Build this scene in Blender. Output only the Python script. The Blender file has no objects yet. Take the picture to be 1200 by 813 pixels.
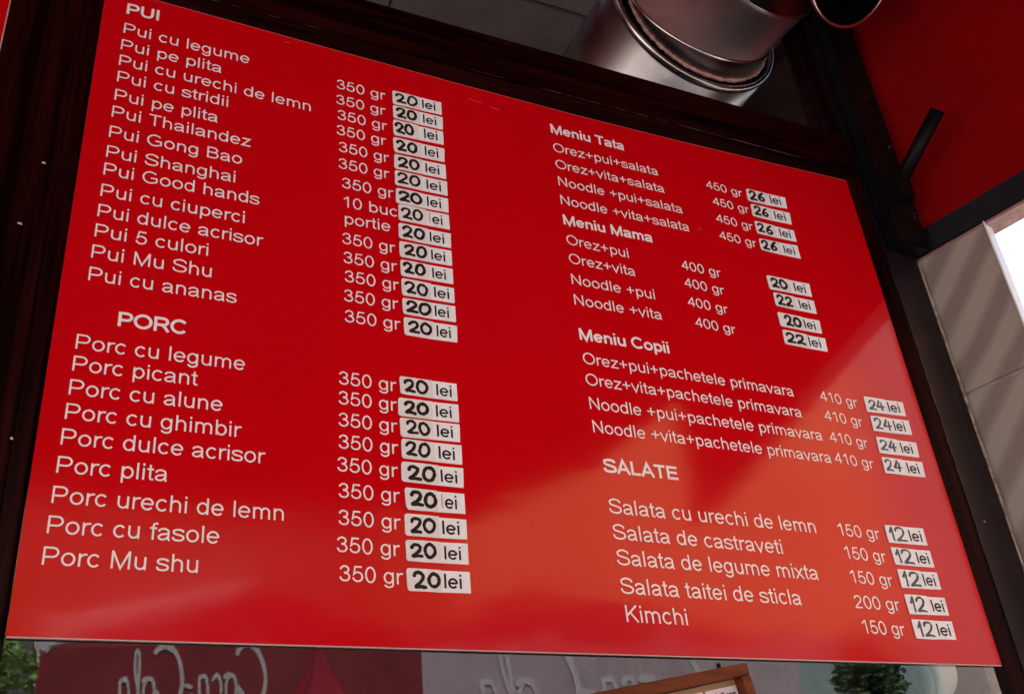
import bpy, bmesh, math, random
from mathutils import Vector, Matrix
random.seed(7)
R = math.radians
scene = bpy.context.scene
C = scene.collection
Z0 = 2.0                                   # height of the board's lower edge above the pavement

# ------------------------------------------------------------------ camera
cam_d = bpy.data.cameras.new('camera')
cam = bpy.data.objects.new('camera', cam_d); C.objects.link(cam)
right = Vector((0.90606, -0.41372, -0.08878)); up = Vector((-0.14158, -0.49419, 0.85775)); fwd = Vector((0.39873, 0.76459, 0.50633))
m = Matrix((( right.x, up.x, -fwd.x, -0.0012), (right.y, up.y, -fwd.y, -1.3368), (right.z, up.z, -fwd.z, Z0-0.3808), (0, 0, 0, 1)))
cam.matrix_world = m
cam_d.sensor_width = 36; cam_d.lens = 36.945; cam_d.clip_start = 0.02; cam_d.clip_end = 2000
scene.camera = cam

# ------------------------------------------------------------------ sky, sun, exposure
SUN_EL, SUN_AZ = R(48), R(-14)             # the sun stands behind the kiosk
w = bpy.data.worlds.new('World'); scene.world = w; w.use_nodes = True
nt = w.node_tree; bg = nt.nodes['Background']
sky_n = nt.nodes.new('ShaderNodeTexSky'); sky_n.sky_type = 'NISHITA'; sky_n.sun_disc = False
sky_n.dust_density = 4.0; sky_n.sun_elevation = SUN_EL; sky_n.sun_rotation = SUN_AZ
nt.links.new(sky_n.outputs[0], bg.inputs[0]); bg.inputs[1].default_value = 0.13
sun_d = bpy.data.lights.new('sun', 'SUN'); sun_d.energy = 4.0; sun_d.angle = R(0.5); sun_d.color = (1, 0.95, 0.87)
sun = bpy.data.objects.new('sun', sun_d); C.objects.link(sun)
sdir = Vector((math.sin(SUN_AZ)*math.cos(SUN_EL), math.cos(SUN_AZ)*math.cos(SUN_EL), math.sin(SUN_EL)))
sun.rotation_euler = sdir.to_track_quat('Z', 'Y').to_euler()
sun.location = (0, 6, 12)
vs = scene.view_settings
vs.view_transform = 'Standard'; vs.look = 'None'; vs.gamma = 1; vs.use_curve_mapping = False
vs.exposure = 2.0

# ------------------------------------------------------------------ helpers
def tag(o, label=None, cat=None, group=None, kind=None):
    if label: o['label'] = label
    if cat: o['category'] = cat
    if group: o['group'] = group
    if kind: o['kind'] = kind
    return o
def empty(name, loc=(0, 0, 0)):
    o = bpy.data.objects.new(name, None); C.objects.link(o); o.location = loc
    return o
def link_mesh(name, me, mat, parent=None):
    o = bpy.data.objects.new(name, me); C.objects.link(o)
    if mat is not None and not me.materials: me.materials.append(mat)
    if parent is not None:
        o.parent = parent
        o.matrix_parent_inverse = parent.matrix_basis.inverted()
    return o
def pyd(name, verts, faces, mat, parent=None, smooth=False):
    me = bpy.data.meshes.new(name); me.from_pydata([tuple(v) for v in verts], [], faces); me.update()
    if smooth:
        for p in me.polygons: p.use_smooth = True
    return link_mesh(name, me, mat, parent)
def from_bm(name, bm, mat, parent=None, smooth=False, bevel=0.0):
    if bevel > 0: bmesh.ops.bevel(bm, geom=list(bm.edges), offset=bevel, segments=2, affect='EDGES', clamp_overlap=True)
    bmesh.ops.recalc_face_normals(bm, faces=list(bm.faces))
    me = bpy.data.meshes.new(name); bm.to_mesh(me); bm.free()
    if smooth:
        for p in me.polygons: p.use_smooth = True
    return link_mesh(name, me, mat, parent)
def bm_box(bm, lo, hi):
    vs_ = [bm.verts.new((x, y, z)) for x in (lo[0], hi[0]) for y in (lo[1], hi[1]) for z in (lo[2], hi[2])]
    for f in ((0,1,3,2), (4,6,7,5), (0,4,5,1), (2,3,7,6), (0,2,6,4), (1,5,7,3)): bm.faces.new([vs_[i] for i in f])
def box(name, lo, hi, mat, parent=None, bevel=0.0):
    bm = bmesh.new(); bm_box(bm, lo, hi)
    return from_bm(name, bm, mat, parent, bevel=bevel)
def obox(name, o, ax, ay, az, mat, parent=None, bevel=0.0):
    """box at corner o spanned by three vectors"""
    o, ax, ay, az = Vector(o), Vector(ax), Vector(ay), Vector(az)
    bm = bmesh.new()
    v = [bm.verts.new(o + ax*i + ay*j + az*k) for i in (0, 1) for j in (0, 1) for k in (0, 1)]
    for f in ((0,1,3,2), (4,6,7,5), (0,4,5,1), (2,3,7,6), (0,2,6,4), (1,5,7,3)): bm.faces.new([v[i] for i in f])
    return from_bm(name, bm, mat, parent, bevel=bevel)
def prism(name, poly, a, b, mat, parent=None, bevel=0.0):
    """poly: list of 3D points; extruded from +a to +b (vectors)"""
    bm = bmesh.new(); a, b = Vector(a), Vector(b)
    v0 = [bm.verts.new(Vector(p)+a) for p in poly]; v1 = [bm.verts.new(Vector(p)+b) for p in poly]
    bm.faces.new(v0); bm.faces.new(v1[::-1])
    n = len(poly)
    for i in range(n): bm.faces.new([v0[i], v1[i], v1[(i+1) % n], v0[(i+1) % n]])
    return from_bm(name, bm, mat, parent, bevel=bevel)
def ring_frame(n):
    n = Vector(n).normalized(); t = Vector((0, 0, 1)) if abs(n.z) < .9 else Vector((1, 0, 0))
    u = n.cross(t).normalized(); return u, n.cross(u).normalized()
def tube_rings(rings, seg=48, wob=0):
    """rings: list of (centre, normal, radius); returns verts, faces of the open skin, frames kept aligned"""
    verts, faces = [], []; pu = None
    for c, n, r in rings:
        n = Vector(n).normalized()
        if pu is None: u, _ = ring_frame(n)
        else: u = (pu - n*pu.dot(n)).normalized()
        v = n.cross(u); pu = u
        for k in range(seg):
            a = 2*math.pi*k/seg; rr = r*(1 + (random.uniform(-wob, wob) if wob else 0))
            verts.append(Vector(c) + u*math.cos(a)*rr + v*math.sin(a)*rr)
    for i in range(len(rings)-1):
        for k in range(seg):
            k2 = (k+1) % seg
            faces.append((i*seg+k, i*seg+k2, (i+1)*seg+k2, (i+1)*seg+k))
    return verts, faces
def tube(name, rings, mat, parent=None, seg=48, caps=True, wob=0):
    v, f = tube_rings(rings, seg, wob); n = len(rings)
    if caps:
        f.append(tuple(range(seg))[::-1]); f.append(tuple(range((n-1)*seg, n*seg)))
    o = pyd(name, v, f, mat, parent)
    for p in o.data.polygons: p.use_smooth = len(p.vertices) == 4
    return o
def rod(name, a, b, r, mat, parent=None, seg=12, r2=None):
    a, b = Vector(a), Vector(b)
    return tube(name, [(a, b-a, r), (b, b-a, r2 if r2 else r)], mat, parent, seg)
def torus(name, c, n, rmaj, rmin, mat, parent=None, seg=64, ms=10, jit=0):
    u, v = ring_frame(n); n = Vector(n).normalized(); c = Vector(c); vv, ff = [], []
    for i in range(seg):
        a = 2*math.pi*i/seg; d = u*math.cos(a) + v*math.sin(a)
        rm = rmin*(1+random.uniform(-jit, jit)); ra = rmaj + rmin*random.uniform(-jit, jit)*.7
        for j in range(ms):
            b = 2*math.pi*j/ms; vv.append(c + d*(ra + rm*math.cos(b)) + n*rm*math.sin(b))
    for i in range(seg):
        for j in range(ms):
            i2, j2 = (i+1) % seg, (j+1) % ms
            ff.append((i*ms+j, i2*ms+j, i2*ms+j2, i*ms+j2))
    return pyd(name, vv, ff, mat, parent, smooth=True)

# ------------------------------------------------------------------ materials
def mat(name, col, rough=.5, metal=0., spec=.5, noise=None, bump=None, coat=0.):
    """noise=(scale xyz, detail, col2, lo, hi); bump=(scale, strength, distance)"""
    M = bpy.data.materials.new(name); M.use_nodes = True; t = M.node_tree; b = t.nodes['Principled BSDF']
    b.inputs['Base Color'].default_value = (*col, 1); b.inputs['Roughness'].default_value = rough
    b.inputs['Metallic'].default_value = metal; b.inputs['Specular IOR Level'].default_value = spec
    b.inputs['Coat Weight'].default_value = coat
    if noise or bump: tc = t.nodes.new('ShaderNodeTexCoord')
    if noise:
        sc, det, c2, lo, hi = noise
        mp = t.nodes.new('ShaderNodeMapping'); mp.inputs['Scale'].default_value = sc; t.links.new(tc.outputs['Object'], mp.inputs[0])
        nz = t.nodes.new('ShaderNodeTexNoise'); nz.inputs['Scale'].default_value = 1; nz.inputs['Detail'].default_value = det
        nz.inputs['Roughness'].default_value = .6; t.links.new(mp.outputs[0], nz.inputs['Vector'])
        cr = t.nodes.new('ShaderNodeValToRGB'); cr.color_ramp.elements[0].position = lo; cr.color_ramp.elements[1].position = hi
        cr.color_ramp.elements[0].color = (*col, 1); cr.color_ramp.elements[1].color = (*c2, 1)
        t.links.new(nz.outputs['Fac'], cr.inputs[0]); t.links.new(cr.outputs[0], b.inputs['Base Color'])
    if bump:
        sc, st, di = bump
        mp2 = t.nodes.new('ShaderNodeMapping'); mp2.inputs['Scale'].default_value = sc if hasattr(sc, '__len__') else (sc,)*3
        t.links.new(tc.outputs['Object'], mp2.inputs[0])
        n2 = t.nodes.new('ShaderNodeTexNoise'); n2.inputs['Scale'].default_value = 1; n2.inputs['Detail'].default_value = 4
        t.links.new(mp2.outputs[0], n2.inputs['Vector'])
        bp = t.nodes.new('ShaderNodeBump'); bp.inputs['Strength'].default_value = st; bp.inputs['Distance'].default_value = di
        t.links.new(n2.outputs['Fac'], bp.inputs['Height']); t.links.new(bp.outputs[0], b.inputs['Normal'])
    return M
M_red = mat('red vinyl', (.56, .0012, .006), .10, spec=.29, noise=((3, 3, 3), 3, (.53, .0010, .005), .35, .7), bump=((1.6, 1.6, 2.6), .25, .010))
M_edge = mat('board edge', (.60, .42, .38), .6)
M_rub = mat('rubbed vinyl', (.60, .06, .07), .35)
M_txt = mat('white vinyl letter', (.84, .81, .81), .42, spec=.25)
M_strip = mat('white sticker paper', (.86, .88, .90), .6, spec=.2, noise=((60, 60, 60), 3, (.79, .81, .83), .4, .75))
M_patch = mat('hand cut paper patch', (.80, .79, .785), .65, spec=.2, noise=((70, 70, 70), 3, (.70, .69, .69), .4, .75))
M_mark = mat('black marker ink', (.012, .007, .007), .55, spec=.2, noise=((300, 300, 300), 2, (.03, .018, .018), .45, .7))
M_pen = mat('grey blue pen ink', (.07, .085, .095), .6, spec=.2, noise=((350, 350, 350), 2, (.17, .20, .22), .45, .7))
M_print = mat('black print', (.012, .012, .014), .5, spec=.2)
M_pale = mat('worn grey print', (.30, .29, .30), .5, spec=.2)
def wood(name, sc, sp=.12): return mat(name, (.0030, .0004, .0004), .36, spec=sp, noise=(sc, 5, (.022, .0022, .0022), .42, .66), bump=(tuple(s*1.3 for s in sc), .25, .002))
M_wv = wood('mahogany foil upright', (55, 55, 2.2), .06); M_wh = wood('mahogany foil level', (2.2, 55, 55), .05); M_wj = mat('mahogany foil sky tinted', (.006, .0045, .008), .34, spec=.32, noise=((55, 55, 2.2), 5, (.018, .006, .010), .42, .66))  # right jamb foil: bluish base colour stands in for mirrored sky light
M_black = mat('black painted steel', (.003, .0024, .0026), .45, spec=.15, noise=((20, 20, 20), 4, (.006, .005, .005), .4, .7))
M_beam = mat('charcoal painted steel', (.006, .0064, .0076), .4, spec=.4, noise=((30, 30, 30), 4, (.012, .012, .014), .4, .7))
M_lip = mat('dusty pink primer', (.38, .22, .20), .6, noise=((40, 40, 40), 4, (.26, .12, .11), .4, .7))
M_scuff = mat('rubbed edge', (.30, .20, .18), .6)
M_caulk = mat('dirty sealant', (.46, .39, .31), .7, noise=((60, 60, 40), 4, (.14, .10, .08), .42, .68), bump=(120, .5, .004))
M_tile = mat('beige stone tile', (.25, .22, .185), .3, spec=.5, noise=((5, 9, 3), 5, (.165, .135, .115), .38, .68), bump=(25, .15, .003))
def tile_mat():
    M = mat('beige sunlight streak tile', (.36, .32, .27), .28, spec=.5, bump=(25, .12, .003)); t_ = M.node_tree; b = t_.nodes['Principled BSDF']
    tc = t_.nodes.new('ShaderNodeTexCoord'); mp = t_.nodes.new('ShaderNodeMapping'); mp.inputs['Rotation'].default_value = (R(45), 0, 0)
    wv = t_.nodes.new('ShaderNodeTexWave'); wv.bands_direction = 'Z'; wv.inputs['Scale'].default_value = 3.6; wv.inputs['Distortion'].default_value = 1.2  # soft diagonal bands paint the light streaks falling across the pier tiles
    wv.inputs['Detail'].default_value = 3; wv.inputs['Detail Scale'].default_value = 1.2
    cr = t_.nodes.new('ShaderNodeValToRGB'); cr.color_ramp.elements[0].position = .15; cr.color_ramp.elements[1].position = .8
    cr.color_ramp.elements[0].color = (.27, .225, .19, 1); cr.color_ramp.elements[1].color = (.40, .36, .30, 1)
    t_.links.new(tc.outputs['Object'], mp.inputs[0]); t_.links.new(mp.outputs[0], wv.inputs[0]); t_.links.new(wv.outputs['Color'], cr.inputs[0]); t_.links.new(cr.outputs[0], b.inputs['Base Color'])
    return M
M_sunband = tile_mat()
M_grout = mat('pale grout', (.42, .34, .30), .8, noise=((30, 30, 30), 3, (.30, .23, .20), .4, .7))
M_trim = mat('white metal trim', (.80, .81, .82), .3, spec=.5)
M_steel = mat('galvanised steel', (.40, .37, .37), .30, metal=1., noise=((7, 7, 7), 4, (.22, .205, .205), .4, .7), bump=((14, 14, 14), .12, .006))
M_rim = mat('bright steel bead', (.80, .68, .65), .25, metal=1.)
M_seal = mat('pink fire sealant', (.62, .34, .28), .55, bump=(160, .8, .006), noise=((50, 50, 50), 3, (.42, .20, .16), .4, .7))
M_dark = mat('dark inside shade', (.002, .0018, .0018), .9, spec=0.)  # near-black colour paints the shade inside the duct gap and outlet
M_ceil = mat('greyish ceiling board', (.30, .26, .26), .7, noise=((6, 6, 6), 4, (.23, .19, .19), .4, .7))
M_intw = mat('dim inside wall', (.16, .13, .12), .6, noise=((4, 4, 4), 4, (.11, .09, .085), .4, .7))
M_awn = mat('red awning cloth', (.26, .0012, .003), .7, spec=.04, noise=((5, 5, 5), 3, (.22, .0016, .0035), .4, .7))
M_para = mat('dark red parasol cloth', (.15, .014, .022), .8, spec=.1, noise=((6, 6, 6), 3, (.12, .010, .018), .4, .7))
M_pink = mat('haze tinted pinkish parasol cloth', (.27, .22, .25), .8, spec=.1, noise=((6, 6, 6), 3, (.22, .175, .205), .4, .7))  # pinkish grey puts the bright haze over a red parasol into its colour
M_white = mat('white print on cloth', (.34, .32, .34), .8, spec=.1); M_streak_rod = mat('white added streak rod', (.85, .84, .84), .6)
M_pole = mat('grey pole', (.35, .35, .36), .4, metal=.6)
M_pave = mat('pale paving', (.34, .32, .30), .8, noise=((1.5, 1.5, 1.5), 5, (.27, .25, .235), .4, .7))
M_orange = mat('orange render', (.62, .30, .14), .85, noise=((.6, .6, .6), 5, (.52, .23, .10), .4, .7))
M_cream = mat('cream plaster', (.66, .60, .50), .8)
M_roof = mat('clay roof', (.26, .09, .05), .8)
M_glassd = mat('window dark', (.03, .035, .04), .08)
M_bark = mat('bark', (.09, .06, .04), .9)
M_leaf = mat('leaf', (.10, .20, .035), .6, noise=((3, 3, 3), 2, (.17, .30, .06), .35, .65))
M_wfr = mat('brown varnished wood', (.17, .045, .016), .5, spec=.08, noise=((6, 60, 60), 4, (.09, .022, .008), .4, .7))
M_paper = mat('notice paper', (.62, .56, .58), .7)
M_ink2 = mat('dark red print', (.09, .006, .02), .6)
M_can = mat('white plastic', (.70, .74, .70), .35, spec=.4)
M_canr = mat('grey plastic ring', (.24, .28, .26), .4)
M_lens = mat('dark green gloss', (.006, .022, .009), .25, spec=.15, noise=((26, 26, 26), 4, (.020, .060, .022), .45, .7))
# window glass: part mirror, part see-through
M_glass = bpy.data.materials.new('window glass'); M_glass.use_nodes = True
t = M_glass.node_tree; t.nodes.clear()
o_ = t.nodes.new('ShaderNodeOutputMaterial'); mx = t.nodes.new('ShaderNodeMixShader'); tr = t.nodes.new('ShaderNodeBsdfTransparent'); gl = t.nodes.new('ShaderNodeBsdfGlossy')
tr.inputs[0].default_value = (.82, .86, .85, 1); gl.inputs['Roughness'].default_value = .015; gl.inputs['Color'].default_value = (1, 1, 1, 1)
lw = t.nodes.new('ShaderNodeFresnel'); lw.inputs['IOR'].default_value = 1.85
t.links.new(lw.outputs[0], mx.inputs[0]); t.links.new(tr.outputs[0], mx.inputs[1]); t.links.new(gl.outputs[0], mx.inputs[2]); t.links.new(mx.outputs[0], o_.inputs[0])

# ------------------------------------------------------------------ the setting
tag(pyd('pavement', [(-60, -70, 0), (60, -70, 0), (60, 20, 0), (-60, 20, 0)], [(0, 1, 2, 3)], M_pave), kind='structure')

# kiosk inside: ceiling of boards, walls
CZ = Z0 + 2.05
ceil_b = tag(box('ceiling', (-1.2, .075, CZ+.02), (2.1, 2.3, CZ+.08), M_intw), kind='structure')
ys = [.08, .492, 1.09, 1.69, 2.28]; xs = [-1.18, -.445, .155, .755, 1.355, 1.955]
for i in range(len(xs)-1):
    for j in range(len(ys)-1):
        dz = random.uniform(0, .006) + (.0 if j else -.012)
        box('ceiling_panel', (xs[i]+.004, ys[j]+.004, CZ+dz), (xs[i+1]-.004, ys[j+1]-.004, CZ+.022), M_ceil, ceil_b, bevel=.002)
tag(box('inside_back_wall', (-1.2, 2.3, 0), (2.1, 2.36, CZ+.08), M_intw), kind='structure')
tag(box('inside_left_wall', (-1.26, .075, 0), (-1.2, 2.3, CZ+.08), M_intw), kind='structure')
sw = tag(box('inside_right_wall', (2.02, .075, 0), (2.1, 2.3, CZ+.08), M_grout), kind='structure')
yt = [.08, .36, .80, 1.24, 1.68, 2.12, 2.29]
for j in range(len(yt)-1):
    for k in range(4):
        z0 = Z0 - .04 + .6*k; z1 = min(z0+.6, CZ)
        if k == 0: z0 -= .6
        box('tile', (2.012, yt[j]+.003, z0+.003), (2.021, yt[j+1]-.003, z1-.003), M_tile, sw, bevel=.0015)

# ------------------------------------------------------------------ window frame
FY = -.008
ZS = .30                                   # sill height
wf = tag(empty('window_frame', (.8, 0, 0)), 'dark mahogany window frame around the red menu board', 'window frame')
ZT = Z0 + 2.02
box('jamb', (-.134, FY, 0), (-.028, .062, ZT), M_wv, wf, bevel=.003)
box('jamb', (1.637, FY, 0), (1.7316, .052, ZT), M_wj, wf, bevel=.003)
box('transom_rail', (-.027, FY+.0005, Z0+1.121), (1.636, .06, Z0+1.238), M_wh, wf, bevel=.003)
box('bottom_rail', (-.027, FY+.0005, 0), (1.636, .06, ZS), M_wh, wf, bevel=.003)
# sloped glazing beads
prism('glazing_bead', [(-.027, FY+.002, 0), (-.027, .03, 0), (-.001, .03, 0), (-.001, .0070, 0)], (0, 0, ZS), (0, 0, Z0+1.12), M_wv, wf, bevel=.0012)
prism('glazing_bead', [(1.636, FY+.002, 0), (1.586, .010, 0), (1.586, .03, 0), (1.636, .03, 0)], (0, 0, ZS), (0, 0, Z0+1.12), M_wv, wf, bevel=.0012)
prism('glazing_bead', [(0, FY+.002, Z0+1.12), (0, .030, Z0+1.12), (0, .030, Z0+1.066), (0, .010, Z0+1.066)], (-.0005, 0, 0), (1.5855, 0, 0), M_wh, wf, bevel=.0012)
# reveal of the open upper light
box('reveal', (1.600, .010, Z0+1.2385), (1.6365, .060, ZT), M_wv, wf)
tag(box('seal', (1.563, .0075, ZS), (1.5855, .0225, Z0+.6), M_grout, wf), 'pale grey spacer strip along the glass edge')
pane = pyd('pane', [(-.001, .0068, ZS), (1.586, .0068, ZS), (1.586, .0068, Z0+1.1), (-.001, .0068, Z0+1.1)], [(0, 1, 2, 3)], M_glass, wf)
# knocks and flecks in the foil
for (x, z, l) in ((-.050, .690, .006), (-.067, .575, .007), (-.030, .245, .004), (1.664, .27, .006)):
    o = pyd('chip', [(x, FY-.0008, Z0+z), (x+l, FY-.0008, Z0+z-.001), (x+l*.8, FY-.0008, Z0+z+.0025), (x+l*.2, FY-.0008, Z0+z+.003)], [(0, 1, 2, 3)], M_edge, wf)
def worn_line(pts, wd, n, prob):
    for i in range(n):
        if random.random() > prob: continue
        a = Vector(pts[0]).lerp(Vector(pts[1]), i/n); b = Vector(pts[0]).lerp(Vector(pts[1]), (i+random.uniform(.4, 1.3))/n)
        d = Vector((0, 0, wd*random.uniform(.4, 1.2))) if abs(a.x-b.x) > abs(a.z-b.z) else Vector((wd*random.uniform(.4, 1.2), 0, 0))
        pyd('scuff', [a, b, b+d, a+d*.5], [(0, 1, 2, 3)], M_scuff, wf)
worn_line([(.60, FY-.0009, Z0+1.1224), (1.46, FY-.0009, Z0+1.1224)], .0006, 16, .7)
worn_line([(1.28, FY-.0012, Z0+1.1226), (1.45, FY-.0012, Z0+1.1226)], .0007, 5, .9)
worn_line([(.17, FY-.0009, Z0+1.1225), (.37, FY-.0009, Z0+1.1225)], .0005, 6, .7)
worn_line([(1.6388, FY-.0009, Z0+.05), (1.6388, FY-.0009, Z0+.86)], .0006, 16, .7)
# caulk between frame and tiled pier
bm = bmesh.new(); prev = None; n = 90
for i in range(n+1):
    z = .02 + (Z0+.885-.02)*i/n; r = .0052*random.uniform(.45, 1.15)
    pts = [(1.7320, .004, z), (1.7320, FY+.003-r*.5, z), (1.7325+r*.9, FY+.001-r*.3, z), (1.7325+r*1.6, .004, z)]
    ring = [bm.verts.new(p) for p in pts]
    if prev:
        for k in range(3): bm.faces.new([prev[k], prev[k+1], ring[k+1], ring[k]])
    prev = ring
from_bm('sealant', bm, M_caulk, wf)

# ------------------------------------------------------------------ menu board
tops = [(0, 1.0959), (.2, 1.0915), (.4, 1.0868), (.65, 1.0828), (.9, 1.0808), (1.15, 1.0838), (1.4, 1.0905), (1.6, 1.0968)]
outline = [(0, 0, Z0), (1.6, 0, Z0)] + [(x, 0, Z0+z) for x, z in reversed(tops)]
board = prism('menu_board', outline, (0, 0, 0), (0, .0045, 0), M_red)
tag(board, 'large glossy red menu board with white printed dish names and price stickers', 'menu board')
# cut edge of the plastic sheet along the bottom and top
obox('board_edge', (.0005, .0002, Z0-.0013), (1.599, 0, 0), (0, .0042, 0), (0, 0, .0013), M_edge, board)
pts = [(x, z) for x, z in tops]
bm = bmesh.new(); lo = [bm.verts.new((x, -.0003, Z0+z)) for x, z in pts]; hi = [bm.verts.new((x, -.0003, Z0+z+.0013)) for x, z in pts]
hb = [bm.verts.new((x, .0045, Z0+z+.0013)) for x, z in pts]
for i in range(len(pts)-1):
    bm.faces.new([lo[i], lo[i+1], hi[i+1], hi[i]]); bm.faces.new([hi[i], hi[i+1], hb[i+1], hb[i]])
from_bm('board_edge', bm, mat('worn red edge', (.62, .10, .10), .5), board)

# plane mapping used while measuring: picture point -> board (x, z)
def onb(px, py):
    d = right*((px-600)/1231.49) + up*(-(py-406.5)/1231.49) + fwd
    k = 1.3368/d.y
    return (-.0012+d.x*k, -.3808+d.z*k)
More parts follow.
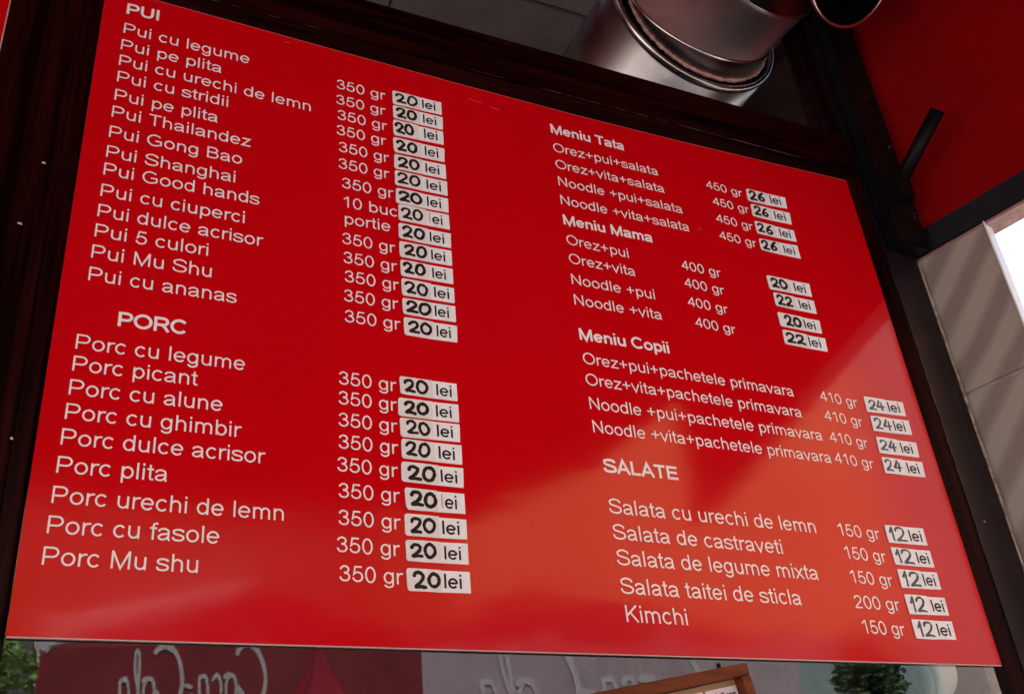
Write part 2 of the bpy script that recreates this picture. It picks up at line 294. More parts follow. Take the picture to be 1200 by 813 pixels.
# letters drawn as even strokes (a plain grotesque), units of cap height
XH = .724
def el(cx, cy, rx, ry, a0, a1, n=None):
    n = n or max(6, int(abs(a1-a0)/18))
    return [(cx+rx*math.cos(R(a0+(a1-a0)*i/n)), cy+ry*math.sin(R(a0+(a1-a0)*i/n))) for i in range(n+1)]
def smooth_path(pts, n=5):
    out = []
    P = [pts[0]] + list(pts) + [pts[-1]]
    for i in range(1, len(P)-2):
        p0, p1, p2, p3 = P[i-1], P[i], P[i+1], P[i+2]
        for k in range(n):
            t_ = k/n
            out.append(tuple(.5*((2*p1[j]) + (-p0[j]+p2[j])*t_ + (2*p0[j]-5*p1[j]+4*p2[j]-p3[j])*t_*t_ + (-p0[j]+3*p1[j]-3*p2[j]+p3[j])*t_**3) for j in (0, 1)))
    out.append(tuple(pts[-1])); return out
def glyphs(w):
    h = w/2; T = 1-h; X = XH-h+.004; mid = XH/2; ry = XH/2-h+.012
    sp = smooth_path
    S_ = lambda sx, sy, top: sp([(.88*sx, .735*sy), (.80*sx, .87*sy), (.50*sx, top), (.20*sx, .86*sy), (.13*sx, .72*sy), (.22*sx, .59*sy), (.50*sx, .515*sy), (.80*sx, .43*sy), (.90*sx, .28*sy), (.80*sx, .12*sy), (.50*sx, h-.012), (.19*sx, .12*sy), (.085*sx, .31*sy)], 4)
    g = {
    ' ': (.388, []), 'I': (.388, [[(.194, 0), (.194, 1)]]), 'l': (.31, [[(.155, 0), (.155, 1)]]),
    'i': (.31, [[(.155, 0), (.155, XH)], [(.155, 1-.14), (.155, 1)]]),
    'n': (.777, [[(.155, 0), (.155, XH)], [(.155, .40)] + el(.39, .43, .235, X-.43, 170, 0) + [(.625, 0)]]),
    'h': (.777, [[(.155, 0), (.155, 1)], [(.155, .40)] + el(.39, .43, .235, X-.43, 170, 0) + [(.625, 0)]]),
    'm': (1.164, [[(.155, 0), (.155, XH)], [(.155, .42)] + el(.367, .46, .212, X-.46, 170, 0) + [(.579, 0)], [(.579, .42)] + el(.794, .46, .212, X-.46, 170, 0) + [(1.006, 0)]]),
    'u': (.777, [[(.152, XH)] + el(.387, .29, .235, .29-h+.012, 180, 350) + [(.622, .32)], [(.622, XH), (.622, 0)]]),
    'r': (.465, [[(.145, 0), (.145, XH)], [(.145, .38)] + el(.41, .40, .265, X-.40, 172, 72, 8)]),
    'o': (.777, [el(.388, mid, .285, ry, 0, 360, 24)]),
    'c': (.70, [el(.375, mid, .270, ry, 42, 318, 18)]),
    'e': (.777, [[(.105, mid+.005), (.668, mid+.005)], el(.388, mid, .283, ry, 0, 322, 22)]),
    'd': (.777, [el(.362, mid, .262, ry, 0, 360, 24), [(.625, 0), (.625, 1)]]),
    'b': (.777, [el(.415, mid, .262, ry, 0, 360, 24), [(.152, 0), (.152, 1)]]),
    'p': (.777, [el(.415, mid, .262, ry, 0, 360, 24), [(.152, -.285), (.152, XH)]]),
    'g': (.777, [el(.360, mid+.01, .262, ry, 0, 360, 24), [(.622, XH)] + el(.365, -.03, .257, .19, 5, -165, 12)]),
    'a': (.777, [sp([(.105, .50), (.16, .61), (.36, X), (.55, .61), (.605, .50), (.605, .16), (.625, .06), (.68, .0)], 4), sp([(.605, .40), (.42, .37), (.22, .32), (.11, .20), (.17, .08), (.33, h-.01), (.50, .11), (.60, .26)], 4)]),
    's': (.70, [S_(.70*.98, XH, X)]), 'S': (.932, [S_(.93, 1.0, T+.01)]),
    't': (.388, [[(.19, .94)] + sp([(.19, .18), (.21, .085), (.29, h-.005), (.375, .06)], 4), [(.02, X), (.37, X)]]),
    'f': (.388, [sp([(.43, .935), (.32, .945), (.225, .90), (.20, .79)], 4) + [(.20, 0)], [(.02, X), (.39, X)]]),
    'v': (.70, [[(.055, XH), (.35, .02), (.645, XH)]]), 'x': (.70, [[(.07, 0), (.62, XH)], [(.07, XH), (.63, 0)]]),
    'z': (.70, [[(.08, X), (.60, X), (.09, h), (.65, h)]]),
    '+': (.816, [[(.408, .15), (.408, .81)], [(.08, .48), (.736, .48)]]),
    'P': (.932, [[(.165, 0), (.165, 1)], [(.165, T), (.52, T)] + el(.55, (T+.4425)/2, .265, (T-.4425)/2, 90, -90, 10) + [(.165, .4425)]]),
    'R': (1.009, [[(.165, 0), (.165, 1)], [(.165, T), (.56, T)] + el(.58, (T+.46)/2, .27, (T-.46)/2, 90, -90, 10) + [(.165, .46)], [(.52, .46), (.70, .33), (.92, 0)]]),
    'B': (.932, [[(.165, 0), (.165, 1)], [(.165, T), (.50, T)] + el(.52, (T+.52)/2, .245, (T-.52)/2, 90, -90, 10) + [(.165, .52)], [(.50, .52)] + el(.55, (.52+h)/2, .265, (.52-h)/2, 90, -90, 10) + [(.165, h)]]),
    'T': (.853, [[(.03, T), (.825, T)], [(.427, 0), (.427, T)]]), 'L': (.777, [[(.155, 1), (.155, h), (.72, h)]]),
    'E': (.932, [[(.165, 0), (.165, 1)], [(.165, T), (.85, T)], [(.165, .52), (.81, .52)], [(.165, h), (.87, h)]]),
    'M': (1.164, [[(.165, 0), (.165, 1)], [(.175, 1-h*.6), (.582, .03), (.99, 1-h*.6)], [(1.0, 1), (1.0, 0)]]),
    'N': (1.009, [[(.165, 0), (.165, 1)], [(.165, 1-h*.6), (.845, h*.6)], [(.845, 1), (.845, 0)]]),
    'O': (1.087, [el(.543, .5, .445, T-.488, 0, 360, 28)]), 'C': (1.009, [el(.53, .5, .435, T-.488, 40, 320, 22)]),
    'G': (1.087, [el(.545, .5, .44, T-.488, 42, 300, 22) + [(.94, .16), (.94, .46), (.57, .46)]]),
    'U': (1.009, [[(.16, 1)] + el(.505, .36, .345, .36-h+.012, 180, 360, 12) + [(.85, 1)]]),
    'A': (.932, [[(.06, 0), (.466, .96), (.872, 0)], [(.18, .33), (.75, .33)]]),
    'K': (.932, [[(.165, 0), (.165, 1)], [(.83, 1), (.185, .37)], [(.40, .57), (.86, 0)]]),
    '0': (.777, [el(.388, .49, .275, T-.478, 0, 360, 24)]), '1': (.777, [sp([(.17, .74), (.34, .85), (.47, .99)], 3), [(.49, 1), (.49, 0)]]),
    '2': (.777, [sp([(.11, .71), (.19, .88), (.38, T+.005), (.58, .88), (.645, .73), (.58, .55), (.38, .36), (.18, .18), (.10, h)], 4) + [(.66, h)]]),
    '3': (.777, [sp([(.11, .74), (.20, .88), (.37, T+.005), (.55, .88), (.60, .74), (.53, .59), (.33, .53)], 4), sp([(.33, .53), (.55, .475), (.655, .30), (.57, .11), (.37, h-.01), (.18, .11), (.095, .27)], 4)]),
    '4': (.777, [[(.55, 0), (.55, 1)], [(.545, .95), (.085, .29), (.74, .29)]]),
    '5': (.777, [[(.64, T), (.235, T), (.14, .47)] + sp([(.14, .47), (.26, .58), (.41, .60), (.59, .52), (.66, .33), (.58, .12), (.38, h-.01), (.18, .11), (.095, .27)], 4)])}
    return g
G_REG, G_MED, G_BOLD = glyphs(.108), glyphs(.150), glyphs(.18)
def ribbon(bm, pts, w, place, lift):
    """even-width ribbon with square ends and mitred corners; place(x, y, lift)"""
    P = [pts[0]]
    for p in pts[1:]:
        if math.hypot(p[0]-P[-1][0], p[1]-P[-1][1]) > 1e-4: P.append(p)
    n = len(P); closed = n > 8 and math.hypot(P[0][0]-P[-1][0], P[0][1]-P[-1][1]) < 1e-3
    if closed: P = P[:-1]; n -= 1
    dr = []
    for i in range(n if closed else n-1):
        a, b = P[i], P[(i+1) % n]; l = math.hypot(b[0]-a[0], b[1]-a[1]); dr.append(((b[0]-a[0])/l, (b[1]-a[1])/l))
    rows = []
    for i in range(n):
        d1 = dr[i-1] if (i > 0 or closed) else dr[0]; d2 = dr[i] if i < len(dr) else dr[-1]
        nx, ny = -(d1[1]+d2[1]), d1[0]+d2[0]; l = math.hypot(nx, ny) or 1; nx, ny = nx/l, ny/l
        k = min(1/max(.35, nx*-d2[1]+ny*d2[0]), 2.4)*w/2
        lf = lift + i*.00002
        rows.append((bm.verts.new(place(P[i][0]+nx*k, P[i][1]+ny*k, lf)), bm.verts.new(place(P[i][0]-nx*k, P[i][1]-ny*k, lf))))
    for i in range(n if closed else n-1):
        a, b = rows[i], rows[(i+1) % n]; bm.faces.new([a[0], a[1], b[1], b[0]])
def text_bm(body, place, bold=False):
    """place(u 0..1 over the ink width, height in caps, lift 0..1)"""
    g = (G_REG, G_BOLD, G_MED)[int(bold)]; w = (.108, .18, .150)[int(bold)]; x = 0; S = []
    for ch in body:
        adv, st = g[ch]; S += [[(a+x, b) for a, b in q] for q in st]; x += adv
    lo = min(a for q in S for a, b in q)-w/2; hi = max(a for q in S for a, b in q)+w/2
    if body[-1] == 'r': hi -= w*.3
    bm = bmesh.new()
    for k, q in enumerate(S): ribbon(bm, q, w, lambda a, b, l: place((a-lo)/(hi-lo), b, l), (k % 3)*.0012)
    return bm
def text_on(name, body, fn, cap, depth, m_, parent, y0, bold=False):
    """fn(u) -> (x, z) along the baseline; flat print a hair proud of the surface"""
    def place(u, v, l):
        x, z = fn(u); return (x, y0-depth-l*.03, Z0+z+v*cap)
    return from_bm(name, text_bm(body, place, bold), m_, parent)
def line_text(body, p, q, cap, bold=False):
    a, b = onb(*p), onb(*q)
    o = text_on('printed_line', body, lambda u: (a[0]+(b[0]-a[0])*u, a[1]+(b[1]-a[1])*u), cap, .0009, M_txt, board, .0004, bold)
    return o
LINES = [
 ('PUI', (148, 16.3), (185.8, 25), .0250, 1), ('Pui cu legume', (144.5, 38.8), (292, 75.4), .0235, 0),
 ('Pui pe plita', (141.3, 58), (259.5, 86.2), .0232, 0), ('Pui cu urechi de lemn', (139, 76.3), (364, 131), .0232, 0),
 ('Pui cu stridii', (136.8, 95.5), (267, 125.8), .0232, 0), ('Pui pe plita', (133.8, 117), (255, 144.2), .0232, 0),
 ('Pui Thailandez', (130.5, 136.8), (294, 173), .0232, 0), ('Pui Gong Bao', (127.3, 160.5), (283.3, 193), .0232, 0),
 ('Pui Shanghai', (124, 183.8), (275.3, 214.3), .0232, 0), ('Pui Good hands', (120.8, 204.5), (303.8, 240.6), .0232, 0),
 ('Pui cu ciuperci', (117.3, 229.5), (286.3, 262), .0232, 0), ('Pui dulce acrisor', (113.8, 253.5), (308.5, 289.2), .0232, 0),
 ('Pui 5 culori', (110.5, 277), (243.5, 300.2), .0232, 0), ('Pui Mu Shu', (106.5, 301.8), (247.5, 325.3), .0232, 0),
 ('Pui cu ananas', (103, 328.3), (277, 355.6), .0232, 0), ('PORC', (137.5, 382), (218, 392.4), .0240, 1),
 ('Porc cu legume', (88, 408.3), (286.8, 434.2), .0232, 0), ('Porc picant', (84.3, 434), (232, 452), .0232, 0),
 ('Porc cu alune', (80, 462), (260.3, 482), .0232, 0), ('Porc cu ghimbir', (75.5, 490.5), (283, 512.5), .0232, 0),
 ('Porc dulce acrisor', (70.5, 520.5), (311, 543.3), .0232, 0), ('Porc plita', (65.5, 553.5), (196, 564.3), .0232, 0),
 ('Porc urechi de lemn', (59.8, 589), (332.3, 610), .0232, 0), ('Porc cu fasole', (54.3, 624.3), (256.5, 637), .0232, 0),
 ('Porc Mu shu', (48.5, 661.3), (231.5, 671), .0232, 0),
 ('Meniu Tata', (645.8, 155.8), (732, 176.8), .0235, 1), ('Orez+pui+salata', (648.8, 177.5), (771.5, 206.3), .0222, 0),
 ('Orez+vita+salata', (651.5, 197), (779, 226.6), .0222, 0), ('Noodle +pui+salata', (654.8, 217.3), (800.3, 250.6), .0222, 0),
 ('Noodle +vita+salata', (657.5, 239.3), (808.3, 271.8), .0222, 0), ('Meniu Mama', (660.5, 263), (765.5, 284.5), .0235, 1),
 ('Orez+pui', (664.3, 286), (737, 302.5), .0222, 0), ('Orez+vita', (667.3, 308.2), (745, 324.1), .0222, 0),
 ('Noodle +pui', (670.3, 332.8), (767.8, 351), .0222, 0), ('Noodle +vita', (673.5, 356.8), (776.3, 375.1), .0222, 0),
 ('Meniu Copii', (679.5, 398), (784.8, 414.3), .0240, 1), ('Orez+pui+pachetele primavara', (683.8, 425.8), (930.8, 464.8), .0225, 0),
 ('Orez+vita+pachetele primavara', (687, 450.6), (940.3, 489.3), .0225, 0), ('Noodle +pui+pachetele primavara', (691.5, 478.8), (964.5, 516.3), .0225, 0),
 ('Noodle +vita+pachetele primavara', (695.5, 506.3), (975, 542.6), .0225, 0), ('SALATE', (707.5, 552.8), (796.8, 562.8), .0245, 1),
 ('Salata cu urechi de lemn', (714.3, 600.8), (956.8, 624.4), .0255, 0), ('Salata de castraveti', (719, 631.2), (917.8, 648.8), .0255, 0),
 ('Salata de legume mixta', (723.6, 661.4), (960, 679.3), .0255, 0), ('Salata taitei de sticla', (728, 695), (940.2, 708.8), .0255, 0),
 ('Kimchi', (734.6, 728.2), (806.4, 732.3), .0258, 0)]
W350 = [((394.4, 103.8), (452, 118)), ((393.8, 121.7), (452, 135.8)), ((395.4, 139.8), (454, 153.8)), ((394.4, 157.5), (453, 171.2)),
 ((396.9, 177.5), (456.3, 191.2)), ((396.6, 197), (456.6, 210)), ((400.6, 220), (461.6, 232.8)), ((401.9, 242.5), (465.6, 254.6)),
 ((404, 262.3), (457.6, 271.8)), ((400.9, 285.3), (463.6, 297.1)), ((402.3, 307.8), (465.7, 318.9)), ((403.8, 330), (467.8, 340.8)),
 ((402.8, 352.6), (467.2, 363)), ((403.8, 377), (469.7, 387)), ((396.9, 449.9), (465, 459)), ((396.6, 473.2), (465.4, 482)),
 ((396.5, 499), (466, 507)), ((396.6, 525), (467, 532.4)), ((395, 551.6), (466.7, 559.3)), ((396.5, 582.5), (469, 589)),
 ((396.5, 614.4), (469.8, 620.4)), ((394.4, 646.2), (469.1, 651.8)), ((397.5, 680.3), (473, 684.7))]
for i, (p, q) in enumerate(W350):
    LINES.append(('10 buc' if i == 7 else 'portie' if i == 8 else '350 gr', p, q, .0225, 0))
for p, q in [((828.1, 220.4), (870.7, 231.3)), ((835.9, 240), (878.6, 250.6)), ((840, 260), (883.2, 270.5)), ((843.8, 280), (887.6, 290.4))]: LINES.append(('450 gr', p, q, .0208, 0))
for p, q in [((799.3, 315.2), (845.8, 325.4)), ((802.7, 336), (849.7, 345.8)), ((806.7, 358.3), (854, 368)), ((815.5, 382.6), (863.2, 391.8))]: LINES.append(('400 gr', p, q, .0212, 0))
for p, q in [((962.1, 469), (1006, 477.7)), ((967.3, 492), (1012, 500.3)), ((973.4, 517.2), (1018.3, 525)), ((979.4, 542), (1025.2, 549.6))]: LINES.append(('410 gr', p, q, .0215, 0))
for i, (p, q) in enumerate([((983.3, 626.9), (1032.3, 632.1)), ((991, 653.9), (1039.8, 658.9)), ((997.8, 682.3), (1047.6, 687)), ((1002.9, 711.9), (1056, 715.5)), ((1012.1, 741.3), (1062, 744.6))]):
    LINES.append(('200 gr' if i == 3 else '150 gr', p, q, .0226, 0))
for L in LINES: line_text(L[0], L[1], L[2], L[3], bool(L[4]))

# ------------------------------------------------------------------ price stickers
DIG = {'2': [[(.04, .74), (.16, .93), (.45, 1.0), (.74, .90), (.78, .68), (.58, .40), (.10, .05), (.14, .03), (.50, .06), (.90, .02)]],
 '0': [[(.55, .98), (.26, .93), (.06, .60), (.10, .22), (.36, .01), (.70, .06), (.94, .38), (.88, .74), (.60, .98), (.48, .97)]],
 '6': [[(.74, .98), (.44, .80), (.18, .45), (.16, .16), (.40, .01), (.74, .06), (.88, .27), (.66, .47), (.36, .42), (.20, .26)]],
 '4': [[(.44, 1.0), (.26, .66), (.04, .34), (.10, .31), (.50, .36), (.96, .38)], [(.70, .80), (.68, .40), (.70, .00)]],
 '1': [[(.02, .62), (.30, .82), (.54, 1.0), (.56, .98), (.56, .50), (.58, .00)]]}
def stroke(bm, pts, wd, y, place=None, taper=True):
    """pts in board (x, z) metres: flat ribbon with round ends, each piece a hair above the one before"""
    place = place or (lambda a, b, c: (a, c, Z0+b))
    n = len(pts); L = []
    for i, p in enumerate(pts):
        a, b = pts[max(i-1, 0)], pts[min(i+1, n-1)]
        dx, dz = b[0]-a[0], b[1]-a[1]; l = math.hypot(dx, dz) or 1
        ww = wd*(.82+.3*random.random()) if taper else wd
        L.append((p[0]-dz/l*ww/2, p[1]+dx/l*ww/2, p[0]+dz/l*ww/2, p[1]-dx/l*ww/2, dx/l, dz/l, ww))
    prev = None
    for i, (ax, az, bx, bz, tx, tz, ww) in enumerate(L):
        yy = y - i*2.5e-6
        v = (bm.verts.new(place(ax, az, yy)), bm.verts.new(place(bx, bz, yy)))
        if prev: bm.faces.new([prev[0], v[0], v[1], prev[1]])
        if i in (0, n-1):
            s = -1 if i == 0 else 1; cx, cz = pts[i]
            cap = [bm.verts.new(place(cx + s*tx*ww/2*math.cos(a) - tz*ww/2*math.sin(a), cz + s*tz*ww/2*math.cos(a) + tx*ww/2*math.sin(a), yy-1e-6)) for a in [math.pi/2*(1-k/4) for k in range(9)]]
            try: bm.faces.new(cap)
            except Exception: pass
        prev = v
def K(x0, y0, s): return lambda *q: [(x0+a/s, y0+b/s) for a, b in q]
A = K(390, 80, 8); B = K(390, 170, 8); D = K(390, 250, 8); E = K(390, 320, 8); F = K(390, 425, 8); G = K(380, 420, 5.42); H = K(380, 560, 5.42)
I = K(790, 200, 8); I2 = K(800, 180, 3.25); J = K(790, 290, 6.154); N = K(950, 450, 8); N2 = K(970, 480, 8); Q = K(970, 595, 8); S = K(985, 660, 8)
STK = [  # corners (top left, top right, bottom right, bottom left), number, number u0..u1, word u0..u1, row
 (A((555,215),(1015,328),(1020,440),(560,335)), '20', .08,.48,.60,.87, 'first pork-free row, Pui cu legume'),
 (A((560,352),(1025,465),(1030,580),(565,470)), '20', .07,.46,.60,.87, ''),
 (A((563,490),(1030,600),(1038,720),(567,625)), '20', .05,.40,.61,.88, ''),
 ([(460.3,161.3),(520.5,175),(520.6,190.2),(461.5,178)], '20', .08,.44,.61,.88, ''),
 (B((572,90),(1055,192),(1062,322),(575,218)), '20', .08,.47,.60,.87, ''),
 (B((577,242),(1065,347),(1073,478),(582,374)), '20', .06,.47,.60,.88, ''),
 (B((588,405),(1078,508),(1083,637),(590,542)), '20', .07,.49,.59,.86, ''),
 (B((612,563),(1085,660),(1095,795),(615,702)), '20', .08,.47,.60,.86, ''),
 (D((613,97),(1103,195),(1107,328),(617,236)), '20', .08,.48,.59,.87, ''),
 (D((620,267),(1110,355),(1117,495),(627,407)), '20', .10,.50,.60,.87, ''),
 (D((630,438),(1120,525),(1128,665),(637,582)), '20', .07,.45,.60,.86, ''),
 (E((640,58),(1135,145),(1140,283),(648,207)), '20', .08,.48,.61,.90, ''),
 (E((648,235),(1145,315),(1153,462),(658,387)), '20', .07,.51,.60,.87, ''),
 (E((660,420),(1160,498),(1165,652),(670,582)), '20', .09,.51,.61,.88, ''),
 (F((620,130),(1158,200),(1168,362),(632,294)), '20', .08,.47,.63,.90, ''),
 (F((610,332),(1172,395),(1182,560),(612,497)), '20', .12,.48,.62,.88, ''),
 (F((622,517),(1185,580),(1192,745),(635,690)), '20', .12,.49,.61,.88, ''),
 (G((487,510),(868,553),(875,675),(492,632)), '20', .08,.45,.61,.88, ''),
 ([(469.9,541.8),(542.4,548.8),(543,571.6),(470.4,563.9)], '20', .12,.53,.63,.90, ''),
 (H((507,65),(888,102),(895,228),(520,200)), '20', .10,.50,.60,.86, ''),
 (H((507,232),(900,265),(906,390),(512,365)), '20', .09,.48,.60,.88, ''),
 (H((513,395),(908,417),(916,550),(520,526)), '20', .09,.47,.61,.88, ''),
 (H((518,575),(920,597),(930,732),(528,716)), '20', .12,.51,.58,.86, ''),
 (I((668,172),(1037,257),(1058,358),(690,287)), '26', .07,.44,.59,.86, ''),
 (I((710,315),(1080,400),(1100,507),(733,429)), '26', .07,.42,.58,.87, ''),
 (I((748,477),(1117,565),(1145,668),(775,590)), '26', .05,.41,.60,.88, ''),
 (I2((288,325),(435,352),(449,401),(298,368)), '26', .06,.42,.60,.88, ''),
 (J((660,203),(970,265),(992,357),(685,299)), '20', .09,.44,.61,.88, ''),
 (J((710,328),(1003,387),(1027,480),(732,422)), '22', .07,.43,.60,.87, ''),
 (J((740,470),(1045,530),(1065,622),(765,567)), '20', .16,.51,.60,.87, ''),
 (J((777,597),(1085,658),(1105,752),(797,697)), '22', .08,.49,.59,.87, ''),
 (N((490,120),(858,172),(890,302),(525,258)), '24', .08,.46,.58,.88, ''),
 (N((552,297),(915,345),(947,477),(588,441)), '24', .07,.48,.57,.86, ''),
 (N((608,500),(983,550),(1015,688),(640,641)), '24', .05,.44,.58,.87, ''),
 (N2((500,448),(878,492),(913,635),(535,593)), '24', .05,.42,.59,.88, ''),
 (Q((525,162),(890,193),(932,352),(568,323)), '12', .08,.49,.58,.90, ''),
 (Q((583,370),(953,402),(997,558),(630,531)), '12', .09,.50,.60,.91, ''),
 (Q((645,580),(1018,605),(1060,765),(690,746)), '12', .09,.50,.60,.90, ''),
 (S((592,298),(970,322),(1013,488),(642,471)), '12', .10,.45,.62,.92, ''),
 (S((657,525),(1037,543),(1082,715),(705,698)), '12', .11,.47,.58,.90, '')]
ROWS = [L[0] for L in LINES[1:15]] + [L[0] for L in LINES[16:25]] + [L[0] for L in LINES[26:30]] + [L[0] for L in LINES[31:35]] + [L[0] for L in LINES[36:40]] + [L[0] for L in LINES[41:46]]
ROWS[1] = 'first Pui pe plita'; ROWS[4] = 'second Pui pe plita'
def sheet(name, poly, y, th, m_, parent):
    """thin paper piece: poly of (x, z), front face at y-th"""
    return prism(name, [(x, y, Z0+z) for x, z in poly], (0, 0, 0), (0, -th, 0), m_, parent)
for si, (cor, num, n0, n1, w0, w1, _) in enumerate(STK):
    c4 = [onb(*p) for p in cor]
    def uv(u, v, c4=c4):                    # v = 0 bottom .. 1 top
        t_ = [c4[0][i]*(1-u)+c4[1][i]*u for i in (0, 1)]; b_ = [c4[3][i]*(1-u)+c4[2][i]*u for i in (0, 1)]
        return (b_[0]*(1-v)+t_[0]*v, b_[1]*(1-v)+t_[1]*v)
    pen = si >= 31
    split = (n1 + w0)/2 + random.uniform(-.01, .02)
    j = lambda a: random.uniform(-a, a)
    st = sheet('price_sticker', [uv(.12, .02), uv(.5, -.01), uv(1, 0), uv(1.0+j(.006), 1), uv(.6, .99), uv(.12, .97)], .0004, .0016, M_strip, board)
    st['label'] = 'white paper sticker priced %s lei in the %s row' % (num, ROWS[si])
    # hand cut patch with rounded left corners
    r = .035 if not pen else .008
    tp, bt = 1.0+random.uniform(.0, .05), random.uniform(-.05, .01)
    cut = .12 if si in (2, 3, 19) else .04
    pl = [uv(r, bt+.01), uv(split*.5, bt+j(.012)), uv(split, bt+.02+j(.02)), uv(split+j(.008), .5), uv(split+j(.006), tp-.02), uv(split*.5, tp+j(.012)), uv(r, tp),
          uv(r*.3, tp-.04), uv(0, tp-.14), uv(0+j(.004), .5), uv(0, bt+.10+cut), uv(r*.3, bt+.04+cut*.4)]
    sheet('paper_patch', pl, -.0010, .0007, M_patch if not pen else M_strip, st)
    # handwritten number
    bm = bmesh.new(); hh = math.hypot(c4[0][0]-c4[3][0], c4[0][1]-c4[3][1])
    wid = (.0055 if si < 23 else .0058) * random.uniform(.9, 1.08)
    if pen: wid = .0036
    k = 0; gap = .03
    for d in num:
        du = (n1-n0-gap)/2; ua = n0 + k*(du+gap)
        if num == '12': du = (.30, .66)[k]*(n1-n0); ua = n0 + (0 if k == 0 else .36*(n1-n0))
        vb, vt = .20+j(.03), .84+j(.04)
        if pen and num == '12': vb, vt = .14+j(.02), .90+j(.02)
        sl = j(.02)
        for s_ in DIG[d]:
            ps = smooth_path([(x+random.uniform(-.035, .035), y_+random.uniform(-.025, .025)) for x, y_ in s_], 6)
            stroke(bm, [uv(ua+du*x+sl*y_, vb+(vt-vb)*y_) for x, y_ in ps], wid, -.00185-.0001*k)
            if pen:
                stroke(bm, [(a_+.0011, b_-.0008) for a_, b_ in [uv(ua+du*x+sl*y_, vb+(vt-vb)*y_) for x, y_ in smooth_path(s_, 6)]], wid*.8, -.0022-.0001*k)
        k += 1
    from_bm('handwritten_number', bm, M_pen if pen else M_mark, st)
    # printed word
    base = [uv(w0, .18), uv(w1, .18)]
    wm = text_on('printed_word', 'lei', lambda u: (base[0][0]*(1-u)+base[1][0]*u, base[0][1]*(1-u)+base[1][1]*u), hh*.66, .0005, M_print, st, -.0010, 2)
    if si in (7, 19):                       # the l is half worn off
        a = [uv(w0-.012, .14), uv(w0+.030, .14), uv(w0+.030, .93), uv(w0-.012, .93)]
        sheet('paper_patch', a, -.0014, .00035, M_strip, st)
        bm = bmesh.new(); stroke(bm, [uv(w0+.006, .20), uv(w0+.006, .86)], .0013, -.0019, taper=False); from_bm('worn_letter', bm, M_pale, st)

for (x, z, l, a_) in ((.655, 1.050, .030, -.10), (.700, 1.043, .022, -.12), (1.13, .845, .020, .55), (.30, 1.075, .012, 0)):
    pyd('rub_mark', [(x, -.0003, Z0+z), (x+l, -.0003, Z0+z+l*a_), (x+l*.9, -.0003, Z0+z+l*a_+.0022), (x+l*.15, -.0003, Z0+z+.0015)], [(0, 1, 2, 3)], M_rub, board)
tag(box('kiosk_wall', (-4, .012, 0), (-.1345, .07, CZ+.09), M_intw), 'dark plain kiosk wall left of the window frame', 'wall')
# neighbouring red board beyond the left jamb
nb = tag(box('side_menu_board', (-.60, .0, Z0+.2), (-.1365, .0118, Z0+1.1), M_red), 'red board with pale edge beyond the left jamb', 'board')
box('board_edge', (-.1364, -.0006, Z0+.2), (-.1345, .0045, Z0+1.1), M_edge, nb)

# ------------------------------------------------------------------ tiled pier, red side panel, beam, bracket
d = Vector((.2479, -.9688, 0)); nn = Vector((-.9688, -.2479, 0))     # along the pier towards the street; out of its face
P0 = Vector((1.745, 0, 0))
pier = tag(empty('tiled_pier', P0 + d*.08), 'narrow beige stone tiled pier beside the right window jamb', 'wall')
obox('core', P0 - d*.01 - nn*.03 + Vector((0, 0, .0)), d*.17, nn*.024, (0, 0, Z0+.93), M_grout, pier)
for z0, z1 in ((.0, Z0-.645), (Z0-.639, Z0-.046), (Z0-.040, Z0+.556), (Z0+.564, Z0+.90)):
    obox('tile', P0 - d*.01 - nn*.0065 + Vector((0, 0, z0)), d*.1705, nn*.0065, (0, 0, z1-z0), M_sunband, pier, bevel=.0012)
obox('edge_trim', P0 + d*.1612 - nn*.03, d*.004, nn*.0325, (0, 0, Z0+.93), M_trim, pier, bevel=.0015)
panel = tag(obox('red_fascia', P0 + d*.0 - nn*.03 + Vector((0, 0, Z0+.965)), d*1.6, nn*.012, (0, 0, 1.35), M_awn), 'deep red side panel above the dark beam and tiled pier', 'panel')
beam = tag(obox('steel_beam', P0 - d*.005 - nn*.06 + Vector((0, 0, Z0+.906)), d*1.6, nn*.064, (0, 0, .064), M_beam, bevel=.003), 'charcoal steel beam under the deep red side panel', 'beam')
obox('lower_lip', P0 - d*.004 - nn*.056 + Vector((0, 0, Z0+.900)), d*1.59, nn*.056, (0, 0, .007), M_lip, beam, bevel=.001)
br = tag(empty('awning_bracket', (1.70, -.02, Z0+1.0)), 'black awning bracket with stub arm on the right jamb', 'bracket')
box('mounting_post', (1.648, -.046, Z0+.905), (1.741, FY-.0006, Z0+2.0), M_black, br, bevel=.004)
rod('stub_arm', (1.694, -.030, Z0+1.05), (1.716, -.200, Z0+1.172), .0165, M_black, br, 20)
obox('arm_bracket', (1.672, -.075, Z0+1.02), (.045, 0, 0), (0, .035, 0), (0, 0, .075), M_black, br, bevel=.004)
for z in (1.33, 1.20, 1.06, .985):
    x = random.uniform(1.70, 1.735)
    for k in range(4):
        xx, zz = x+random.uniform(-.004, .004), Z0+z+random.uniform(-.02, .02); s_ = random.uniform(.0012, .0028)
        pyd('chip', [(xx, -.0468, zz), (xx+s_, -.0468, zz+.001), (xx+s_*.7, -.0468, zz+s_*1.6), (xx-.0005, -.0468, zz+s_)], [(0, 1, 2, 3)], M_edge, br)

